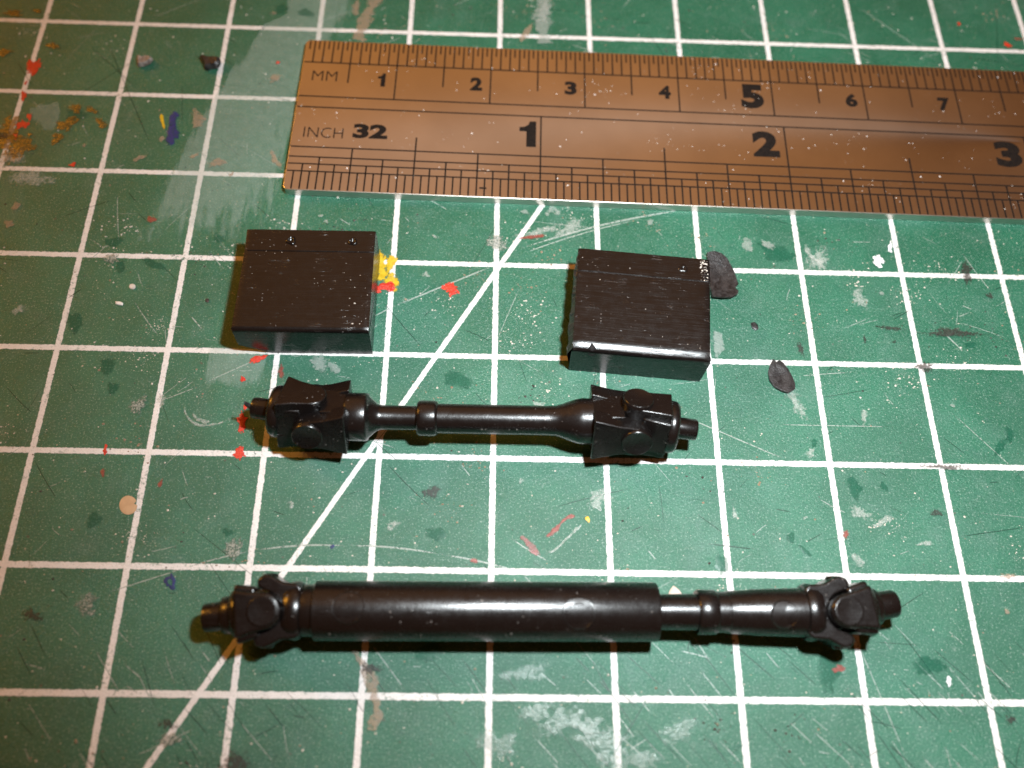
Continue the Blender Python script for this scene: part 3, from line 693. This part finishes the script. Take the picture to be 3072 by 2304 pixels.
# --- long shaft: fat tube, sleeve, forked yokes
e2 = empty('drive_shaft', (0, -23.82, 0), math.radians(0.55))
tag(e2, 'long black toy drive shaft with fat glossy tube and forked yokes', 'drive shaft')
b = MB(); b.lathe([(-13.75, 1.7), (-13.75, 2.20), (-13.65, 2.30), (12.95, 2.30), (13.12, 2.24), (13.16, 2.10), (13.16, 1.35)], 64); tb = b.build('tube', M_SHAFT2, e2, smooth=40)
def pin_mark(x, R, rad, up, parent, n=36):
    """the round ejector-pin witness mark: a flat disc just proud of the tube"""
    c, s = math.cos(up), math.sin(up); d = MB(); vs = []; fs = []
    for rr_, h in ((rad + 0.12, -0.03), (rad + 0.07, 0.05), (rad, 0.045), (rad - 0.05, -0.03)):
        for k in range(n):
            a = 6.28318 * k / n; t_ = rr_ * math.sin(a); ax = x + rr_ * math.cos(a)
            rz = math.sqrt(max(0.01, R * R - t_ * t_)) + h
            vs.append((ax, rz * s - t_ * c, rz * c + t_ * s))
    for i in range(3):
        for k in range(n): fs.append((i * n + k, i * n + (k + 1) % n, (i + 1) * n + (k + 1) % n, (i + 1) * n + k))
    n0 = len(vs)
    for rr_ in (rad - 0.02, rad * 0.75, rad * 0.5, rad * 0.25, 0.01):
        for k in range(n):
            a = 6.28318 * k / n; t_ = rr_ * math.sin(a); ax = x + rr_ * math.cos(a)
            rz = math.sqrt(R * R - t_ * t_) * 0.93 + R * 0.07 - 0.008
            vs.append((ax, rz * s - t_ * c, rz * c + t_ * s))
    for i in range(4):
        for k in range(n): fs.append((n0 + i * n + k, n0 + i * n + (k + 1) % n, n0 + (i + 1) * n + (k + 1) % n, n0 + (i + 1) * n + k))
    d.add(vs, fs); return d.build('pin_mark', M_PIN, parent, smooth=40)
pin_mark(6.75, 2.30, 1.15, math.radians(-14), tb)
pin_mark(-10.9, 2.30, 1.15, math.radians(-4), tb)
b = MB(); b.lathe([(-14.95, 1.9), (-14.75, 2.0), (-13.7, 2.02), (-13.65, 1.9)], 48); b.build('neck', M_SHAFT2, e2, smooth=40)
b = MB(); b.lathe([(13.05, 1.38), (16.35, 1.42), (16.4, 1.3)], 48); b.build('spline', M_SHAFT2, e2, smooth=40)
b = MB(); b.lathe([(16.3, 1.3), (16.3, 1.66), (16.4, 1.74), (17.75, 1.74), (17.85, 1.66), (17.9, 1.58), (18.75, 1.60), (18.8, 1.66), (20.6, 1.74), (20.7, 1.78), (24.9, 1.92), (25.0, 1.6)], 56); slv = b.build('sleeve', M_SHAFT2, e2, smooth=40)
pin_mark(22.85, 1.86, 1.0, math.radians(-16), slv)
def joint2(e, J, base, sg, body0, body1, stub0, stub_end, tilt, roll, bulk=1.0):
    """sg = +1: the joint opens towards +x"""
    f = lambda x, t, r: rolled(roll)(J + sg * (x - 0.0), t, r)
    # fork seen from above: collar, two horns with rounded ears, round gap between them
    u = MB(); d0 = abs(J - base)
    out = [(-d0, 1.75), (-d0 + 0.35, 2.08), (-d0 + 0.8, 2.10), (-1.3, 2.15), (-0.75, 2.45)]
    out += [(0.75 * math.sin(a) + 0.0, 2.12 + 0.62 * math.cos(a)) for a in np.linspace(-0.7, 2.35, 8)]
    inn = [(1.50 * -math.cos(a) + 0.35, 1.50 * math.sin(a)) for a in np.linspace(1.25, 0.0, 7)]
    half = out + inn
    poly = half + [(x, -yy) for x, yy in half[::-1][1:]]
    lo, hi = -1.5, 1.5
    u.prism(poly, lo, hi, f)
    yo = u.build('fork_yoke', M_SHAFT2, e, bevel=0.42, seg=4)
    c = MB(); c.lathe([(J - sg * d0 - sg * 0.05, 1.5), (J - sg * (d0 - 0.12), 2.12), (J - sg * (d0 - 0.45), 2.26), (J - sg * (d0 - 0.95), 2.22), (J - sg * (d0 - 1.35), 2.0), (J - sg * (d0 - 1.5), 1.2)], 48)
    c.build('collar', M_SHAFT2, e, smooth=50)
    for s in (-1, 1):
        k = MB(); seg = 24; vs = []; fs = []
        prof = [(0.62, 2.4), (0.60, 2.72), (0.48, 2.82), (0.02, 2.84)]
        for r_, z in prof:
            for q in range(seg): a = 6.28318 * q / seg; vs.append(f(r_ * math.cos(a), s * z, r_ * math.sin(a)))
        for i in range(3):
            for q in range(seg): fs.append((i * seg + q, i * seg + (q + 1) % seg, (i + 1) * seg + (q + 1) % seg, (i + 1) * seg + q))
        k.add(vs, fs); k.build('ear_pin', M_SHAFT2, yo, smooth=50)
    # outer yoke: flat arms above and below, then shoulders and stub
    o = MB()
    for fl in (0, math.pi):
        fn = rolled(roll + fl, J, tilt)
        o.prism(arm_poly(body0, J + sg * 0.05, 1.60 * bulk, 1.22 * bulk, 1.22 * bulk), 0.7, 2.42, fn)
    fn0 = rolled(roll, J, tilt)
    o.prism([(body0, -1.95 * bulk), (J + sg * 0.55, -1.62 * bulk), (J + sg * 0.55, 1.62 * bulk), (body0, 1.95 * bulk)], -1.85, 1.85, fn0)
    oo = o.build('outer_yoke', M_SHAFT2, e, bevel=0.30, seg=4)
    for fl in (0, math.pi): cap('bearing_cap', M_SHAFT2, oo, J + sg * 0.05, 2.40, 1.14, rolled(roll + fl, J, tilt), 0.16)
    g = MB(); r0 = lambda x, yy, z: rolled(0, J, tilt)(x, yy, z)
    g.lathe([(body0 - sg * 0.5, 1.2), (body0 - sg * 0.4, 1.98), (body1 - sg * 0.3, 1.95), (body1, 1.70), (body1 + sg * 0.05, 1.50), (stub0 - sg * 0.1, 1.42), (stub0, 1.30), (stub0 + sg * 0.02, 0.9)], 48, r0)
    g.build('shoulder', M_SHAFT2, e, smooth=50)
    s = MB(); s.lathe([(stub0 - sg * 0.1, 1.12), (stub_end - sg * 0.25, 1.10), (stub_end - sg * 0.05, 1.02), (stub_end, 0.85)], 36, r0); s.build('stub', M_SHAFT2, e, smooth=50)
joint2(e2, -17.35, -14.6, -1, -19.6, -20.1, -20.9, -22.35, math.radians(7.0), math.radians(-12), 1.16)
joint2(e2, 27.55, 24.7, 1, 29.9, 30.4, 31.0, 32.55, math.radians(8.5), math.radians(-8), 1.08)
place(e2, None)

# ------------------------------------------------------------------ loose scraps lying on the mat
def flake(name, label, cat, k, x, y, outline, thick, mat, curl=0.0, group=None, z=0.006, tilt=0.0):
    """a thin chip: outline in quarter-photo pixels round its middle"""
    c = qp(k, x, y); pts = [qp(k, x + a, y + b_) - c for a, b_ in outline]
    b = MB(); n = len(pts); rings = 4; vs = []; fs = []
    rmax = max(p.length for p in pts)
    def zz(p): return curl * (p.length / rmax) ** 2 + tilt * p.x
    for side in (1, 0):
        vs.append((0, 0, z + side * thick))
        for r in range(1, rings + 1):
            for p in pts:
                q = p * (r / rings); vs.append((q.x, q.y, z + zz(q) + side * thick * (1.0 if r < rings else 0.6) + random.uniform(-1, 1) * 0.04 * side * thick))
    N = 1 + rings * n
    for side in (0, 1):
        o_ = side * N
        for i in range(n): fs.append((o_, o_ + 1 + i, o_ + 1 + (i + 1) % n))
        for r in range(rings - 1):
            for i in range(n):
                a, b2 = o_ + 1 + r * n + i, o_ + 1 + r * n + (i + 1) % n; fs.append((a, b2, b2 + n, a + n))
    e_ = 1 + (rings - 1) * n
    for i in range(n): fs.append((e_ + i, e_ + (i + 1) % n, N + e_ + (i + 1) % n, N + e_ + i))
    lo = min(v[2] for v in vs); vs = [(a, b_, c_ - lo + 0.012) for a, b_, c_ in vs]
    b.add(vs, fs); o = b.build(name, mat, None, smooth=40); o.location = Vector((c.x, c.y, 0)) * S
    return tag(o, label, cat, group)
flake('plastic_flake', 'large curled black plastic flake against the scratched block', 'flake', 2, 900, 1195,
      [(-62, -92), (-30, -98), (0, -90), (25, -72), (45, -40), (62, -5), (74, 40), (60, 58), (73, 72), (68, 88), (40, 102), (0, 104), (-40, 100), (-50, 40), (-58, -30)], 0.22, M_FLAKE, 0.5)
flake('plastic_flake', 'pointed oval black plastic flake lying alone on the mat', 'flake', 2, 1160, 1620,
      [(-35, -64), (-20, -52), (-8, -60), (10, -48), (32, -20), (48, 10), (60, 42), (58, 66), (30, 84), (0, 74), (-30, 56), (-50, 28), (-56, -8), (-48, -40)], 0.20, M_FLAKE, 0.25)
flake('plastic_flake', 'small dark plastic crumb between the scratched block and grid lines', 'crumb', 2, 1046, 1411, [(-16, -14), (0, -18), (14, -6), (18, 12), (6, 18), (-10, 8)], 0.16, M_FLAKE)
flake('plastic_shaving', 'twisted black plastic shaving across a white grid line near ruler', 'shaving', 1, 915, 283,
      [(-46, -20), (-36, -27), (-10, -22), (20, -22), (40, -16), (44, -6), (38, 10), (22, 20), (2, 18), (-14, 26), (-26, 24), (-30, 6)], 0.75, M_FLAKE, 0.25, None, 0.006, 0.06)
flake('plastic_shaving', 'grey brown plastic shaving lying on open green between white lines', 'shaving', 1, 629, 274,
      [(-32, -8), (-28, -22), (-10, -18), (10, -22), (26, -16), (36, -6), (20, 8), (-4, 16), (-28, 20)], 0.55, M_SHAVE, 0.25, None, 0.006, 0.05)
flake('paint_chip', 'round tan paint chip with a small notch beside a grid line', 'chip', 3, 555, 524,
      [(39 * math.cos(a), 41 * math.sin(a)) if abs(math.atan2(math.sin(a - 6.1), math.cos(a - 6.1))) > 0.16 else (24, -6) for a in np.linspace(0, 2 * math.pi, 29)[:-1]], 0.06, M_TAN)
flake('plastic_chip', 'pale pink triangular chip behind the long drive shaft', 'chip', 4, 706, 892, [(-32, 18), (-22, -4), (-10, -20), (0, -14), (16, 0), (28, 16), (0, 22)], 0.18, M_PINK)
flake('plastic_crumb', 'thin white plastic crumb left of the smooth block', 'crumb', 1, 516, 1313, [(-16, -9), (4, -8), (17, -2), (14, 8), (-4, 6), (-15, 2)], 0.14, mat_simple('white_crumb', (0.68, 0.64, 0.60), (0.76, 0.72, 0.68), 0.5))
flake('plastic_crumb', 'rounded cream crumb left of the smooth block', 'crumb', 1, 573, 1240, [(14 * math.cos(a), 12 * math.sin(a)) for a in np.linspace(0, 6.28, 11)[:-1]], 0.16, M_DUST)
flake('plastic_crumb', 'tiny dark brown crumb left of the smooth block', 'crumb', 1, 896, 1299, [(9 * math.cos(a), 9 * math.sin(a)) for a in np.linspace(0, 6.28, 9)[:-1]], 0.12, M_DUSTD)
